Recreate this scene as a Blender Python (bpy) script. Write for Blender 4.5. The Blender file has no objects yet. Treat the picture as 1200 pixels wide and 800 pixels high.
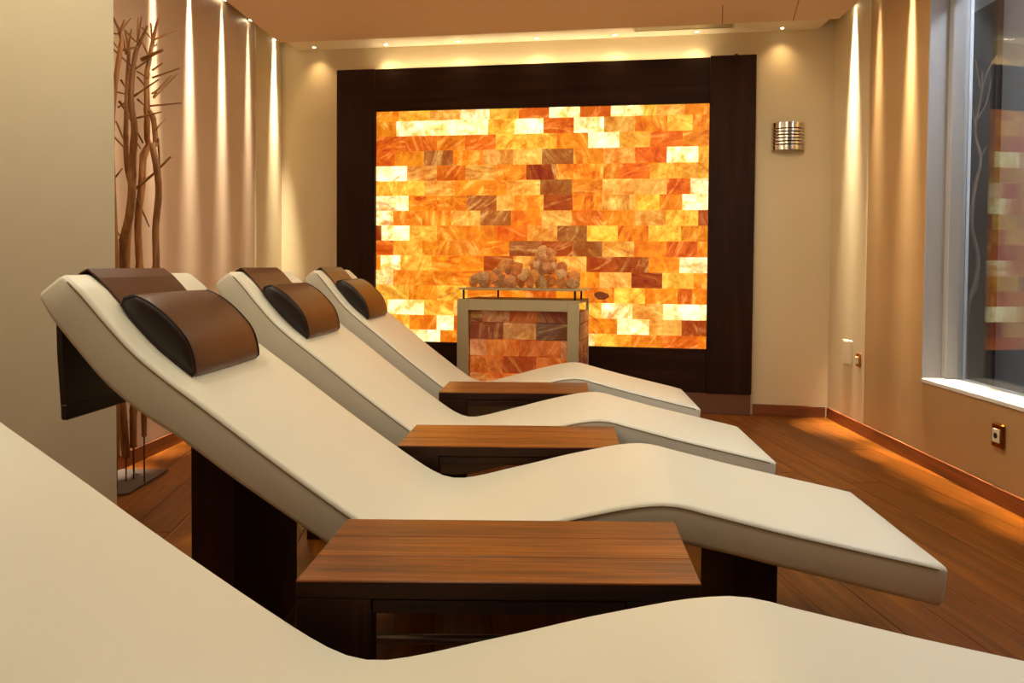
import bpy, bmesh, math, random
from mathutils import Vector, Matrix, noise
from mathutils.bvhtree import BVHTree

scene = bpy.context.scene
COL = scene.collection

# ------------------------------------------------------------------ camera
cam_data = bpy.data.cameras.new('camera')
cam_data.sensor_width = 36.0
cam_data.lens = 27.0
cam_data.shift_x = -60 / 1200
cam_data.shift_y = -62 / 1200
cam_data.clip_start = 0.02
cam = bpy.data.objects.new('camera', cam_data)
COL.objects.link(cam)
cam.matrix_world = Matrix.Translation((0, 0, 1.03)) @ Matrix.Rotation(math.radians(90 - 1.66), 4, 'X') @ Matrix.Rotation(0.0095, 4, 'Z')
scene.camera = cam

# ------------------------------------------------------------------ world and exposure
world = bpy.data.worlds.new('world')
scene.world = world
world.use_nodes = True
world.node_tree.nodes['Background'].inputs[0].default_value = (0.5, 0.55, 0.65, 1)
world.node_tree.nodes['Background'].inputs[1].default_value = 0.15
scene.view_settings.view_transform = 'Standard'
scene.view_settings.look = 'None'
scene.view_settings.gamma = 1.0
scene.view_settings.use_curve_mapping = False
scene.view_settings.exposure = 0.0

# light levels (watts / emission strengths) and lamp colours
WARM = (1.0, 0.70, 0.36)
NEUTRAL = (1.0, 0.925, 0.71)
SLOTC = (1.0, 0.86, 0.64)
COOL = (0.80, 0.88, 1.0)
FILL_DOWNLIGHT_W = 11.0
SLOT_W = 2.5
BAND_W = 5.0
LED_STRENGTH = 30.0
CORRIDOR_W = 70.0

random.seed(11)

# ------------------------------------------------------------------ helpers
def srgb(r, g, b):
    def f(c):
        c /= 255.0
        return c / 12.92 if c <= 0.04045 else ((c + 0.055) / 1.055) ** 2.4
    return (f(r), f(g), f(b), 1.0)

def link(name, mesh, parent=None, mat=None):
    o = bpy.data.objects.new(name, mesh)
    COL.objects.link(o)
    if parent is not None:
        o.parent = parent
    if mat is not None and not mesh.materials:
        mesh.materials.append(mat)
    return o

def from_bm(name, bm, mat, parent=None, smooth=False):
    bmesh.ops.recalc_face_normals(bm, faces=bm.faces[:])
    me = bpy.data.meshes.new(name)
    bm.to_mesh(me)
    bm.free()
    if smooth:
        for p in me.polygons:
            p.use_smooth = True
    return link(name, me, parent, mat)

def smooth_by_angle(o, deg=40):
    me = o.data
    for p in me.polygons:
        p.use_smooth = True
    lim = math.radians(deg)
    bm = bmesh.new()
    bm.from_mesh(me)
    for e in bm.edges:
        if len(e.link_faces) == 2 and e.calc_face_angle(0) > lim:
            e.smooth = False
    bm.to_mesh(me)
    bm.free()

def empty(name, loc=(0, 0, 0), rz=0.0, parent=None):
    o = bpy.data.objects.new(name, None)
    o.empty_display_size = 0.1
    o.location = loc
    o.rotation_euler = (0, 0, rz)
    COL.objects.link(o)
    if parent is not None:
        o.parent = parent
    return o

def tag(o, label, cat, group=None):
    o['label'] = label
    o['category'] = cat
    if group:
        o['group'] = group
    return o

def struct(o, label=None):
    o['kind'] = 'structure'
    if label:
        o['label'] = label
    return o

def add_box(bm, x0, x1, y0, y1, z0, z1, bev=0.0):
    vs = [bm.verts.new(p) for p in ((x0, y0, z0), (x1, y0, z0), (x1, y1, z0), (x0, y1, z0),
                                    (x0, y0, z1), (x1, y0, z1), (x1, y1, z1), (x0, y1, z1))]
    fs = [bm.faces.new([vs[i] for i in f]) for f in ((0, 3, 2, 1), (4, 5, 6, 7), (0, 1, 5, 4), (1, 2, 6, 5), (2, 3, 7, 6), (3, 0, 4, 7))]
    if bev > 0:
        es = {e for f in fs for e in f.edges}
        bmesh.ops.bevel(bm, geom=list(es), offset=bev, segments=1, affect='EDGES', profile=0.5)

def box(name, mat, parent, x0, x1, y0, y1, z0, z1, bev=0.0):
    bm = bmesh.new()
    add_box(bm, x0, x1, y0, y1, z0, z1, bev)
    return from_bm(name, bm, mat, parent)

def add_prism_xz(bm, pts, y0, y1):
    a = [bm.verts.new((x, y0, z)) for x, z in pts]
    b = [bm.verts.new((x, y1, z)) for x, z in pts]
    n = len(pts)
    bm.faces.new(a)
    bm.faces.new(b[::-1])
    for i in range(n):
        bm.faces.new((a[i], b[i], b[(i + 1) % n], a[(i + 1) % n]))

def add_prism_xy(bm, pts, z0, z1):
    a = [bm.verts.new((x, y, z0)) for x, y in pts]
    b = [bm.verts.new((x, y, z1)) for x, y in pts]
    n = len(pts)
    bm.faces.new(a[::-1])
    bm.faces.new(b)
    for i in range(n):
        bm.faces.new((a[i], a[(i + 1) % n], b[(i + 1) % n], b[i]))

def prism_xy(name, mat, parent, pts, z0, z1):
    bm = bmesh.new()
    add_prism_xy(bm, pts, z0, z1)
    return from_bm(name, bm, mat, parent)

def add_tube(bm, pts, radii, seg=8, closed=False, cap=True):
    pts = [Vector(p) for p in pts]
    n = len(pts)
    rings = []
    prev = None
    for i, p in enumerate(pts):
        if closed:
            t = pts[(i + 1) % n] - pts[i - 1]
        else:
            t = pts[min(i + 1, n - 1)] - pts[max(i - 1, 0)]
        t.normalize()
        if prev is None:
            up = Vector((0, 1, 0)) if abs(t.y) < 0.9 else Vector((1, 0, 0))
        else:
            up = prev
        a = (up - t * up.dot(t)).normalized()
        prev = a
        b = t.cross(a)
        r = radii[i] if isinstance(radii, (list, tuple)) else radii
        rings.append([bm.verts.new(p + (a * math.cos(k * 2 * math.pi / seg) + b * math.sin(k * 2 * math.pi / seg)) * r) for k in range(seg)])
    m = n if closed else n - 1
    for i in range(m):
        r0, r1 = rings[i], rings[(i + 1) % n]
        for k in range(seg):
            bm.faces.new((r0[k], r0[(k + 1) % seg], r1[(k + 1) % seg], r1[k]))
    if not closed and cap:
        bm.faces.new(rings[0][::-1])
        bm.faces.new(rings[-1])

def catmull(pts, step):
    out = []
    P = [Vector(p) for p in pts]
    for i in range(len(P) - 1):
        p0, p1, p2, p3 = P[max(i - 1, 0)], P[i], P[i + 1], P[min(i + 2, len(P) - 1)]
        n = max(1, int((p2 - p1).length / step))
        for k in range(n):
            t = k / n
            out.append(0.5 * ((2 * p1) + (p2 - p0) * t + (2 * p0 - 5 * p1 + 4 * p2 - p3) * t * t + (3 * p1 - p0 - 3 * p2 + p3) * t ** 3))
    out.append(P[-1])
    return out

# ------------------------------------------------------------------ materials
def new_mat(name):
    m = bpy.data.materials.new(name)
    m.use_nodes = True
    nt = m.node_tree
    return m, nt, nt.nodes['Principled BSDF']

def node(nt, kind, **kw):
    n = nt.nodes.new(kind)
    for k, v in kw.items():
        setattr(n, k, v)
    return n

def plain(name, col, rough=0.5, metal=0.0, noise_amt=0.06, nscale=6.0, bump=0.0, bscale=200.0, spec=0.5):
    m, nt, bs = new_mat(name)
    tc = node(nt, 'ShaderNodeTexCoord')
    nz = node(nt, 'ShaderNodeTexNoise')
    nz.inputs['Scale'].default_value = nscale
    nz.inputs['Detail'].default_value = 4
    nt.links.new(tc.outputs['Object'], nz.inputs['Vector'])
    mx = node(nt, 'ShaderNodeMix', data_type='RGBA')
    nt.links.new(nz.outputs['Fac'], mx.inputs[0])
    c = col
    mx.inputs[6].default_value = (c[0] * (1 - noise_amt), c[1] * (1 - noise_amt), c[2] * (1 - noise_amt), 1)
    mx.inputs[7].default_value = (min(1, c[0] * (1 + noise_amt)), min(1, c[1] * (1 + noise_amt)), min(1, c[2] * (1 + noise_amt)), 1)
    nt.links.new(mx.outputs[2], bs.inputs['Base Color'])
    bs.inputs['Roughness'].default_value = rough
    bs.inputs['Metallic'].default_value = metal
    bs.inputs['Specular IOR Level'].default_value = spec
    if bump:
        n2 = node(nt, 'ShaderNodeTexNoise')
        n2.inputs['Scale'].default_value = bscale
        n2.inputs['Detail'].default_value = 3
        nt.links.new(tc.outputs['Object'], n2.inputs['Vector'])
        bp = node(nt, 'ShaderNodeBump')
        bp.inputs['Strength'].default_value = bump
        bp.inputs['Distance'].default_value = 0.002
        nt.links.new(n2.outputs['Fac'], bp.inputs['Height'])
        nt.links.new(bp.outputs['Normal'], bs.inputs['Normal'])
    return m

def wood(name, dark, mid, light, axis='X', rough=0.4, scale=1.0, vary=0.25, bump=0.15, fine=1.0, spec=0.5, coarse=0.9, finew=0.35):
    """grain stretched along one local axis; tone shifts from board to board"""
    m, nt, bs = new_mat(name)
    tc = node(nt, 'ShaderNodeTexCoord')
    oi = node(nt, 'ShaderNodeObjectInfo')
    off = node(nt, 'ShaderNodeVectorMath', operation='SCALE')
    off.inputs[0].default_value = (13.1, 7.7, 5.3)
    nt.links.new(oi.outputs['Random'], off.inputs['Scale'])
    add = node(nt, 'ShaderNodeVectorMath', operation='ADD')
    nt.links.new(tc.outputs['Object'], add.inputs[0])
    nt.links.new(off.outputs[0], add.inputs[1])
    mp = node(nt, 'ShaderNodeMapping')
    s = {'X': (1.2, 16, 16), 'Y': (16, 1.2, 16), 'Z': (16, 16, 1.2)}[axis]
    mp.inputs['Scale'].default_value = tuple(v * scale for v in s)
    nt.links.new(add.outputs[0], mp.inputs['Vector'])
    n1 = node(nt, 'ShaderNodeTexNoise')
    n1.inputs['Scale'].default_value = 1.0
    n1.inputs['Detail'].default_value = 6
    n1.inputs['Distortion'].default_value = 1.2
    nt.links.new(mp.outputs[0], n1.inputs['Vector'])
    mp2 = node(nt, 'ShaderNodeMapping')
    s2 = {'X': (4, 180, 180), 'Y': (180, 4, 180), 'Z': (180, 180, 4)}[axis]
    mp2.inputs['Scale'].default_value = tuple(v * scale * fine for v in s2)
    nt.links.new(add.outputs[0], mp2.inputs['Vector'])
    n2 = node(nt, 'ShaderNodeTexNoise')
    n2.inputs['Scale'].default_value = 1.0
    n2.inputs['Detail'].default_value = 3
    nt.links.new(mp2.outputs[0], n2.inputs['Vector'])
    ramp = node(nt, 'ShaderNodeValToRGB')
    ramp.color_ramp.elements[0].position = 0.28
    ramp.color_ramp.elements[0].color = dark
    ramp.color_ramp.elements[1].position = 0.72
    ramp.color_ramp.elements[1].color = light
    e = ramp.color_ramp.elements.new(0.5)
    e.color = mid
    sm = node(nt, 'ShaderNodeMath', operation='MULTIPLY_ADD')
    sm.inputs[1].default_value = finew
    nt.links.new(n2.outputs['Fac'], sm.inputs[0])
    sc = node(nt, 'ShaderNodeMath', operation='MULTIPLY_ADD')
    sc.inputs[1].default_value = coarse
    sc.inputs[2].default_value = 0.5 - (coarse + finew) / 2
    nt.links.new(n1.outputs['Fac'], sc.inputs[0])
    nt.links.new(sc.outputs[0], sm.inputs[2])
    nt.links.new(sm.outputs[0], ramp.inputs[0])
    hsv = node(nt, 'ShaderNodeHueSaturation')
    mr = node(nt, 'ShaderNodeMapRange')
    mr.inputs['To Min'].default_value = 1 - vary
    mr.inputs['To Max'].default_value = 1 + vary
    nt.links.new(oi.outputs['Random'], mr.inputs['Value'])
    nt.links.new(mr.outputs[0], hsv.inputs['Value'])
    nt.links.new(ramp.outputs[0], hsv.inputs['Color'])
    nt.links.new(hsv.outputs[0], bs.inputs['Base Color'])
    bs.inputs['Roughness'].default_value = rough
    bs.inputs['Specular IOR Level'].default_value = spec
    if bump:
        bp = node(nt, 'ShaderNodeBump')
        bp.inputs['Strength'].default_value = bump
        bp.inputs['Distance'].default_value = 0.002
        nt.links.new(n2.outputs['Fac'], bp.inputs['Height'])
        nt.links.new(bp.outputs['Normal'], bs.inputs['Normal'])
    return m

def glow(name, col, strength):
    m, nt, bs = new_mat(name)
    bs.inputs['Base Color'].default_value = (0.8, 0.8, 0.8, 1)
    bs.inputs['Emission Color'].default_value = (*col[:3], 1)
    bs.inputs['Emission Strength'].default_value = strength
    return m

def salt(name, emit, vein_dark=0.35, rough=0.55, bump=0.3, base=0.35):
    """translucent salt block glowing in its own tone (object colour), with cloudy bands and mineral veins"""
    m, nt, bs = new_mat(name)
    tc = node(nt, 'ShaderNodeTexCoord')
    oi = node(nt, 'ShaderNodeObjectInfo')
    off = node(nt, 'ShaderNodeVectorMath', operation='SCALE')
    off.inputs[0].default_value = (31.0, 17.0, 23.0)
    nt.links.new(oi.outputs['Random'], off.inputs['Scale'])
    add = node(nt, 'ShaderNodeVectorMath', operation='ADD')
    nt.links.new(tc.outputs['Object'], add.inputs[0])
    nt.links.new(off.outputs[0], add.inputs[1])
    rot = node(nt, 'ShaderNodeVectorRotate', rotation_type='Y_AXIS')
    ang = node(nt, 'ShaderNodeMath', operation='MULTIPLY')
    ang.inputs[1].default_value = 17.0
    nt.links.new(oi.outputs['Random'], ang.inputs[0])
    nt.links.new(ang.outputs[0], rot.inputs['Angle'])
    nt.links.new(add.outputs[0], rot.inputs['Vector'])
    mp = node(nt, 'ShaderNodeMapping')
    mp.inputs['Scale'].default_value = (3.2, 7, 12)
    nt.links.new(rot.outputs[0], mp.inputs['Vector'])
    n1 = node(nt, 'ShaderNodeTexNoise')
    n1.inputs['Scale'].default_value = 1.0
    n1.inputs['Detail'].default_value = 7
    n1.inputs['Roughness'].default_value = 0.62
    n1.inputs['Distortion'].default_value = 1.6
    nt.links.new(mp.outputs[0], n1.inputs['Vector'])
    n2 = node(nt, 'ShaderNodeTexNoise')
    n2.inputs['Scale'].default_value = 38.0
    n2.inputs['Detail'].default_value = 5
    n2.inputs['Roughness'].default_value = 0.7
    nt.links.new(add.outputs[0], n2.inputs['Vector'])
    # darker red veins
    rd = node(nt, 'ShaderNodeMapRange')
    rd.inputs['From Min'].default_value = 0.52
    rd.inputs['From Max'].default_value = 0.66
    nt.links.new(n1.outputs['Fac'], rd.inputs['Value'])
    md = node(nt, 'ShaderNodeMix', data_type='RGBA', blend_type='MULTIPLY')
    md.inputs[7].default_value = (vein_dark + 0.3, vein_dark * 0.75, vein_dark * 0.5, 1)
    wn = node(nt, 'ShaderNodeTexWhiteNoise', noise_dimensions='1D')
    nt.links.new(oi.outputs['Random'], wn.inputs['W'])
    vm = node(nt, 'ShaderNodeMath', operation='MULTIPLY')
    nt.links.new(rd.outputs[0], vm.inputs[0])
    nt.links.new(wn.outputs['Value'], vm.inputs[1])
    nt.links.new(vm.outputs[0], md.inputs[0])
    nt.links.new(oi.outputs['Color'], md.inputs[6])
    # paler, clearer bands
    rl = node(nt, 'ShaderNodeMapRange')
    rl.inputs['From Min'].default_value = 0.47
    rl.inputs['From Max'].default_value = 0.34
    rl.inputs['To Max'].default_value = 0.85
    nt.links.new(n1.outputs['Fac'], rl.inputs['Value'])
    ml = node(nt, 'ShaderNodeMix', data_type='RGBA', blend_type='ADD')
    ml.inputs[7].default_value = (0.35, 0.30, 0.10, 1)
    nt.links.new(rl.outputs[0], ml.inputs[0])
    nt.links.new(md.outputs[2], ml.inputs[6])
    # fine grain
    n3 = node(nt, 'ShaderNodeTexNoise')
    n3.inputs['Scale'].default_value = 8.5
    n3.inputs['Detail'].default_value = 4
    n3.inputs['Distortion'].default_value = 0.8
    nt.links.new(rot.outputs[0], n3.inputs['Vector'])
    av = node(nt, 'ShaderNodeMath', operation='MULTIPLY_ADD')
    av.inputs[1].default_value = 0.6
    nt.links.new(n3.outputs['Fac'], av.inputs[0])
    av2 = node(nt, 'ShaderNodeMath', operation='MULTIPLY')
    av2.inputs[1].default_value = 0.4
    nt.links.new(n2.outputs['Fac'], av2.inputs[0])
    nt.links.new(av2.outputs[0], av.inputs[2])
    rg = node(nt, 'ShaderNodeValToRGB')
    rg.color_ramp.elements[0].position = 0.40
    rg.color_ramp.elements[0].color = (0.72, 0.42, 0.14, 1)
    rg.color_ramp.elements[1].position = 0.60
    rg.color_ramp.elements[1].color = (1.0, 1.0, 1.0, 1)
    e = rg.color_ramp.elements.new(0.5)
    e.color = (0.82, 0.74, 0.55, 1)
    nt.links.new(av.outputs[0], rg.inputs[0])
    sc = node(nt, 'ShaderNodeVectorMath', operation='MULTIPLY')
    nt.links.new(ml.outputs[2], sc.inputs[0])
    nt.links.new(rg.outputs[0], sc.inputs[1])
    nt.links.new(sc.outputs[0], bs.inputs['Emission Color'])
    bs.inputs['Emission Strength'].default_value = emit
    bsc = node(nt, 'ShaderNodeVectorMath', operation='SCALE')
    bsc.inputs['Scale'].default_value = base
    nt.links.new(sc.outputs[0], bsc.inputs[0])
    nt.links.new(bsc.outputs[0], bs.inputs['Base Color'])
    bs.inputs['Roughness'].default_value = rough
    bp = node(nt, 'ShaderNodeBump')
    bp.inputs['Strength'].default_value = bump
    bp.inputs['Distance'].default_value = 0.004
    nt.links.new(n2.outputs['Fac'], bp.inputs['Height'])
    nt.links.new(bp.outputs['Normal'], bs.inputs['Normal'])
    return m

M = {}
M['cream_wall'] = plain('cream_wall', srgb(226, 208, 168), 0.6, 0, 0.03, 1.5, 0.05, 300)
M['satin_wall'] = plain('satin_wall', srgb(216, 192, 166), 0.45, 0.15, 0.05, 2.2, 0.06, 120)
M['gold_wall'] = plain('gold_wall', srgb(202, 166, 116), 0.45, 0.25, 0.10, 3.0, 0.08, 120)
M['partition'] = plain('partition', srgb(214, 200, 170), 0.6, 0, 0.03, 1.5, 0.05, 300)
M['ceiling'] = plain('ceiling', srgb(224, 196, 160), 0.7, 0, 0.02, 1.2)
M['band'] = plain('band', srgb(240, 226, 196), 0.7, 0, 0.02, 1.2)
M['dim_bark'] = wood('dim_bark', srgb(60, 42, 30), srgb(92, 70, 52), srgb(120, 96, 74), 'Z', 0.65, 1.2, 0.1)
M['jamb'] = plain('jamb', srgb(186, 182, 180), 0.5, 0, 0.02)
M['white_frame'] = plain('white_frame', srgb(222, 218, 212), 0.4, 0, 0.02)
M['leather'] = plain('leather', srgb(230, 223, 201), 0.42, 0, 0.025, 3.0, 0.12, 700)
M['piping'] = plain('piping', srgb(138, 118, 90), 0.5, 0, 0.03)
M['brown_leather'] = plain('brown_leather', srgb(82, 44, 22), 0.34, 0, 0.12, 9.0, 0.25, 420)
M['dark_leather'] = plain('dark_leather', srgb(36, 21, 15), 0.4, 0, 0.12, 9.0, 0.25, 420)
M['pedestal'] = wood('pedestal_wood', srgb(30, 12, 6), srgb(46, 20, 10), srgb(62, 28, 14), 'Z', 0.5, 1.0, 0.1, spec=0.25)
M['frame_wood'] = wood('frame_wood', srgb(32, 15, 6), srgb(42, 21, 9), srgb(54, 29, 13), 'Z', 0.6, 0.6, 0.1, spec=0.15)
M['frame_wood_h'] = wood('frame_wood_horizontal', srgb(32, 15, 6), srgb(42, 21, 9), srgb(54, 29, 13), 'X', 0.6, 0.6, 0.1, spec=0.15)
M['table_wood'] = wood('table_wood', srgb(52, 23, 5), srgb(126, 67, 16), srgb(178, 102, 30), 'X', 0.30, 1.1, 0.10, 0.25, coarse=0.55, finew=0.6)
M['table_dark'] = wood('table_dark', srgb(32, 15, 6), srgb(46, 23, 10), srgb(62, 33, 15), 'X', 0.5, 1.0, 0.12, spec=0.2)
M['table_dark_z'] = wood('table_dark_upright', srgb(32, 15, 6), srgb(46, 23, 10), srgb(62, 33, 15), 'Z', 0.5, 1.0, 0.12, spec=0.2)
M['floor_wood'] = wood('floor_wood', srgb(78, 38, 5), srgb(116, 62, 8), srgb(150, 88, 15), 'Y', 0.40, 1.0, 0.16, 0.12, coarse=0.6, finew=0.45, spec=0.3)
M['subfloor'] = plain('subfloor', srgb(40, 24, 14), 0.8)
M['skirting'] = wood('skirting', srgb(96, 50, 24), srgb(124, 66, 32), srgb(146, 82, 42), 'X', 0.42, 0.8, 0.05)
M['bronze'] = plain('bronze', srgb(150, 112, 86), 0.38, 0.7, 0.08, 3.0)
M['steel'] = plain('steel', srgb(202, 188, 150), 0.4, 0.45, 0.04, 3.0)
M['chrome'] = plain('chrome', srgb(226, 214, 196), 0.16, 1.0, 0.02)
M['tube_metal'] = plain('tube_metal', srgb(120, 104, 92), 0.35, 0.7, 0.04)
M['front_wall'] = plain('front_wall', srgb(150, 118, 84), 0.6)
M['dark_metal'] = plain('dark_metal', srgb(50, 38, 32), 0.4, 0.6, 0.06)
M['plate_metal'] = plain('plate_metal', srgb(96, 84, 78), 0.5, 0.5, 0.08)
M['rod_metal'] = plain('rod_metal', srgb(70, 28, 18), 0.4, 0.5, 0.05)
M['bark'] = wood('bark', srgb(104, 60, 26), srgb(156, 102, 52), srgb(190, 136, 78), 'Z', 0.6, 1.2, 0.15, 0.4, 0.5)
M['twig'] = wood('twig', srgb(126, 84, 40), srgb(160, 112, 60), srgb(186, 140, 84), 'Z', 0.65, 1.2, 0.15, 0.2, 0.5)
M['salt_wall'] = salt('salt_wall', 1.10)
M['salt_heater'] = salt('salt_heater', 0.20, 0.45, 0.5, 0.5, 0.9)
M['salt_chunk'] = salt('salt_chunk', 0.13, 0.6, 0.5, 0.6, 1.0)  # faint emission stands in for light shining through from behind
M['joint'] = glow('salt_joint', srgb(190, 90, 20), 0.5)
M['mineral'] = plain('mineral', srgb(168, 92, 44), 0.7, 0, 0.6, 40.0, 0.6, 120)
M['plastic'] = plain('plastic', srgb(232, 218, 186), 0.35, 0, 0.01)
M['brass'] = plain('brass', srgb(190, 126, 50), 0.2, 1.0, 0.03)
M['joint_line'] = plain('joint_line', srgb(130, 90, 58), 0.8)
M['dark'] = plain('dark_hole', srgb(30, 22, 18), 0.6)
M['lamp_lens'] = glow('lamp_lens', (1.0, 0.86, 0.6), 14.0)
M['led'] = glow('led', (1.0, 0.80, 0.50), LED_STRENGTH)
M['corridor_wall'] = plain('corridor_wall', srgb(196, 198, 204), 0.7, 0, 0.05, 2.0)
M['corridor_dark'] = wood('corridor_dark', srgb(26, 18, 15), srgb(34, 24, 20), srgb(44, 32, 27), 'Z', 0.6, 0.8, 0.1, spec=0.2)
M['corridor_floor'] = plain('corridor_floor', srgb(120, 110, 104), 0.6)

def glass_mat():
    m = bpy.data.materials.new('window_glass')
    m.use_nodes = True
    nt = m.node_tree
    nt.nodes.remove(nt.nodes['Principled BSDF'])
    out = nt.nodes['Material Output']
    fr = node(nt, 'ShaderNodeFresnel')
    geo = node(nt, 'ShaderNodeNewGeometry')
    mr = node(nt, 'ShaderNodeMapRange')
    mr.inputs['To Min'].default_value = 1.52
    mr.inputs['To Max'].default_value = 1 / 1.52
    nt.links.new(geo.outputs['Backfacing'], mr.inputs['Value'])
    nt.links.new(mr.outputs[0], fr.inputs['IOR'])
    tr = node(nt, 'ShaderNodeBsdfTransparent')
    tr.inputs['Color'].default_value = (0.94, 0.96, 0.97, 1)
    gl = node(nt, 'ShaderNodeBsdfGlossy')
    gl.inputs['Roughness'].default_value = 0.0
    mx = node(nt, 'ShaderNodeMixShader')
    nt.links.new(fr.outputs[0], mx.inputs[0])
    nt.links.new(tr.outputs[0], mx.inputs[1])
    nt.links.new(gl.outputs[0], mx.inputs[2])
    nt.links.new(mx.outputs[0], out.inputs['Surface'])
    return m
M['glass'] = glass_mat()

def lamp(kind, name, parent, loc, energy, color, rot=(0, 0, 0), **kw):
    d = bpy.data.lights.new(name, kind)
    d.energy = energy
    d.color = color
    for k, v in kw.items():
        setattr(d, k, v)
    o = bpy.data.objects.new(name, d)
    COL.objects.link(o)
    o.parent = parent
    o.location = loc
    o.rotation_euler = rot
    return o

# ------------------------------------------------------------------ room shell
TH = math.radians(-9.7)                       # the end wall stands a little askew
U = Vector((math.cos(TH), math.sin(TH), 0))
NB = Vector((U.y, -U.x, 0))                   # end wall normal, into the room
P0 = Vector((1.85, 5.30, 0))                  # end wall / right wall corner
XL = -2.21
YR = -1.3                                     # wall behind the viewer
CEIL = 2.62
TOP = 2.80
RA = Vector((1.85, 5.30, 0))
RB = Vector((1.948, 3.203, 0))
RD = (RB - RA).normalized()                   # along the right wall, towards the viewer
RN = Vector((RD.y, -RD.x, 0))                 # right wall normal, into the room (-X)
if RN.x > 0:
    RN = -RN
RLEN = (RA.y - YR) / -RD.y
SL = -(P0.x - XL) / U.x                       # s of the end wall's left corner
BL = P0 + U * SL

def backy(x):
    return P0.y + (x - P0.x) * U.y / U.x

def rightx(y):
    return RA.x + (y - RA.y) * RD.x / RD.y

room = [(XL, YR), (rightx(YR), YR), (RA.x, RA.y), (BL.x, BL.y)]

# floor: dark bed with separate boards
PDIR = math.radians(9.5)
floor = struct(prism_xy('floor', M['subfloor'], None, room, -0.12, -0.016), 'warm brown wooden plank floor')

def clip(poly, a, b):
    out = []
    def side(p):
        return (b[0] - a[0]) * (p[1] - a[1]) - (b[1] - a[1]) * (p[0] - a[0])
    for i in range(len(poly)):
        p, q = poly[i], poly[(i + 1) % len(poly)]
        sp, sq = side(p), side(q)
        if sp >= 0:
            out.append(p)
        if sp * sq < 0:
            t = sp / (sp - sq)
            out.append((p[0] + (q[0] - p[0]) * t, p[1] + (q[1] - p[1]) * t))
    return out

PW = 0.165
dirv = Vector((-math.sin(PDIR), math.cos(PDIR)))
nrmv = Vector((math.cos(PDIR), math.sin(PDIR)))
rng = random.Random(5)
for i in range(-18, 24):
    v = -2.4 - rng.random() * 2.0
    while v < 6.8:
        L = 2.2
        poly = []
        for (du, dv) in ((0, 0), (PW - 0.0025, 0), (PW - 0.0025, L - 0.003), (0, L - 0.003)):
            p = nrmv * (i * PW + du) + dirv * (v + dv)
            poly.append((p.x, p.y))
        for k in range(4):
            poly = clip(poly, room[k], room[(k + 1) % 4])
            if len(poly) < 3:
                break
        v += L
        if len(poly) < 3:
            continue
        area = 0.5 * abs(sum(poly[k][0] * poly[(k + 1) % len(poly)][1] - poly[(k + 1) % len(poly)][0] * poly[k][1] for k in range(len(poly))))
        if area < 0.002:
            continue
        c = Vector((sum(p[0] for p in poly) / len(poly), sum(p[1] for p in poly) / len(poly)))
        loc = []
        for p in poly:
            d = Vector(p) - c
            loc.append((d.dot(nrmv), d.dot(dirv)))
        o = prism_xy('plank', M['floor_wood'], floor, loc, -0.016, rng.uniform(-0.0008, 0.0))
        o.location = (c.x, c.y, 0)
        o.rotation_euler = (0, 0, PDIR)

# end wall
wb = box('wall_back', M['cream_wall'], None, SL - 0.2, 0.2, 0, 0.15, 0, TOP)
wb.location = P0
wb.rotation_euler = (0, 0, TH)
struct(wb, 'cream painted end wall around the glowing salt panel')

# left wall: satin stretch and a plain cream stretch next to the end wall
YE = 5.50
wl = struct(prism_xy('wall_left', M['satin_wall'], None, [(XL, YR), (XL, YE), (XL - 0.15, YE), (XL - 0.15, YR)], 0, TOP), 'satin beige wall washed by narrow strips of light')
prism_xy('cream_section', M['cream_wall'], wl, [(XL + 0.012, YE), (XL + 0.012, backy(XL)), (XL - 0.15, backy(XL)), (XL - 0.15, YE)], 0, TOP)
struct(box('wall_front', M['front_wall'], None, XL - 0.15, rightx(YR) + 0.2, YR - 0.15, YR, 0, TOP), 'brown beige wall across the near end of the room')

# partition standing out from the left wall
struct(prism_xy('wall_partition', M['partition'], None, [(XL, 2.66), (-1.552, 2.66), (-1.556, 2.665), (-1.70, 2.86), (XL, 2.86)], 0, CEIL), 'plain cream wall pier behind the lounger heads')

# right wall in its own frame: local x runs towards the viewer, local y points out of the room
def right_frame(o):
    o.location = RA
    o.rotation_euler = (0, 0, math.atan2(RD.y, RD.x))
    return o
# with x along RD, local +y = RD rotated +90 deg = into ... decide the outward sign
OUTS = 1.0 if Vector((-RD.y, RD.x, 0)).dot(RN) < 0 else -1.0
WIN0, WIN1, SILL, WTOP, REV = 1.235, 3.95, 0.435, 2.52, 0.22
def rbox(name, mat, parent, x0, x1, o0, o1, z0, z1, bev=0.0):
    a, b = sorted((o0 * OUTS, o1 * OUTS))
    return box(name, mat, parent, x0, x1, a, b, z0, z1, bev)
bm = bmesh.new()
for (x0, x1, z0, z1) in ((0.545, WIN0, 0, TOP), (WIN0, WIN1, 0, SILL), (WIN0, WIN1, WTOP, TOP), (WIN1, RLEN, 0, TOP)):
    a, b = sorted((0.0, REV * OUTS))
    add_box(bm, x0, x1, a, b, z0, z1)
wr = right_frame(from_bm('wall_right', bm, M['gold_wall']))
struct(wr, 'satin gold beige wall with the interior window')
rbox('cream_section', M['cream_wall'], wr, 0, 0.545, -0.010, REV, 0, TOP)

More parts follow.
